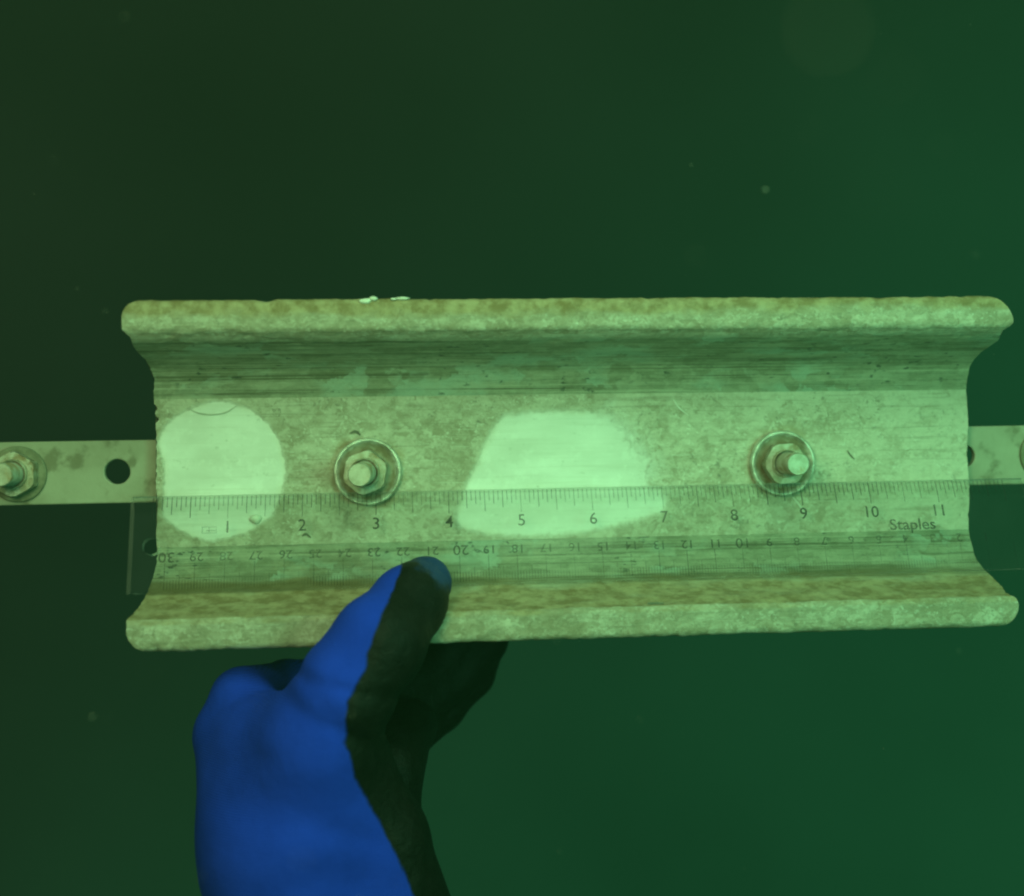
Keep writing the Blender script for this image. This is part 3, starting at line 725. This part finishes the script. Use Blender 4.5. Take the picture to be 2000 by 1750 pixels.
    # where the black palm coating begins (X along the hand, for each height)
    B = np.array([at(x, y_, -1.9)[[0, 2]] for (y_, x) in [(1040, 812), (1092, 790), (1130, 777), (1170, 757), (1210, 737), (1260, 719), (1290, 715), (1330, 692), (1350, 680), (1400, 678), (1430, 675), (1465, 690), (1500, 693), (1550, 716), (1600, 741), (1660, 771), (1750, 808), (2350, 1040)]])
    o = np.argsort(B[:, 1]); xb = np.interp(V[:, 2], B[o, 1], B[o, 0])
    coat = (V[:, 0]-xb)
    # deeper parts of the hand, behind the thumb, are seen palm-first: the edge runs round them further left
    tipc = at(856, 1100, -1.15); tip_blue = .42-np.linalg.norm((V-tipc)*np.array([1, .6, 1]), axis=1)  # bluish area in the black coating at the thumb tip
    # the rubber dip stands a little proud of the knit
    gx = np.stack(np.gradient(D3, h), -1); gn = gx[tuple(cells.T)]; gn = gn/(np.linalg.norm(gn, axis=1)[:, None]+1e-9)
    V = V+gn*(.022*np.clip(coat/.05, 0, 1)*(y_free(V)))[:, None]
    me = mesh_obj('gloved_hand', V, F, M_GLOVE, None, True, {'coating': coat, 'tip_blue': tip_blue}, at(640, 2000, -1.0))
    sm = me.modifiers.new('soften', 'SMOOTH'); sm.factor = .5; sm.iterations = 4
    me['label'] = 'hand in a blue glove with black palm coating, thumb pressing the ruler'; me['category'] = 'gloved hand'
    return me
build_glove()

# ------------------------------------------------------------------ specks drifting in the water
def specks():
    V, F = [], []
    base = [(1, 0, 0), (-1, 0, 0), (0, 1, 0), (0, -1, 0), (0, 0, 1), (0, 0, -1)]
    tri = [(0, 2, 4), (2, 1, 4), (1, 3, 4), (3, 0, 4), (2, 0, 5), (1, 2, 5), (3, 1, 5), (0, 3, 5)]
    spots = [(at(random.uniform(-100, 2100), random.uniform(-100, 1850), Y), random.uniform(.003, .008)) for Y in [random.uniform(-12.5, 14) for _ in range(110)]]
    spots += [(at(1620, 60, -15.2), .014), (at(1725, 370, -14.6), .007), (at(1750, 150, -14), .006), (at(1495, 370, -6), .012), (at(1350, 322, -4), .009), (at(180, 1400, -6), .011), (at(1250, 1405, -6), .008)]
    for c, r in spots:
        p = len(V); st = random.uniform(.6, 1.8)
        V.extend([(c[0]+q[0]*r*st, c[1]+q[1]*r, c[2]+q[2]*r*random.uniform(.7, 1.1)) for q in base]); F.extend([tuple(p+i for i in t) for t in tri])
    o = mesh_obj('suspended_specks', V, F, mat_plain('drifting_silt', (0.22, 0.22, 0.17), (0.34, 0.34, 0.27), 5, 0.8), None, True, None, (5, -5, 0))
    o['kind'] = 'stuff'; o['label'] = 'pale specks of silt drifting in the green water'; o['category'] = 'silt'
specks()

# ------------------------------------------------------------------ murky water
hv = [(x, y, z) for x in (-60, 72) for y in (-60, 80) for z in (-60, 60)]
km = NT('murky_water'); pv = km.n('ShaderNodeVolumePrincipled')
pv.inputs['Color'].default_value = (0.30, 0.80, 0.42, 1); pv.inputs['Density'].default_value = 0.055; pv.inputs['Anisotropy'].default_value = 0.2
km.l(pv.outputs[0], km.out.inputs['Volume'])
hz = mesh_obj('haze', hv, [(0, 1, 3, 2), (4, 6, 7, 5), (0, 4, 5, 1), (2, 3, 7, 6), (0, 2, 6, 4), (1, 5, 7, 3)], km.m, None, False, None, (6, 0, 0))
hz['kind'] = 'stuff'

for o in list(bpy.data.objects):
    if '_org' in o: del o['_org']
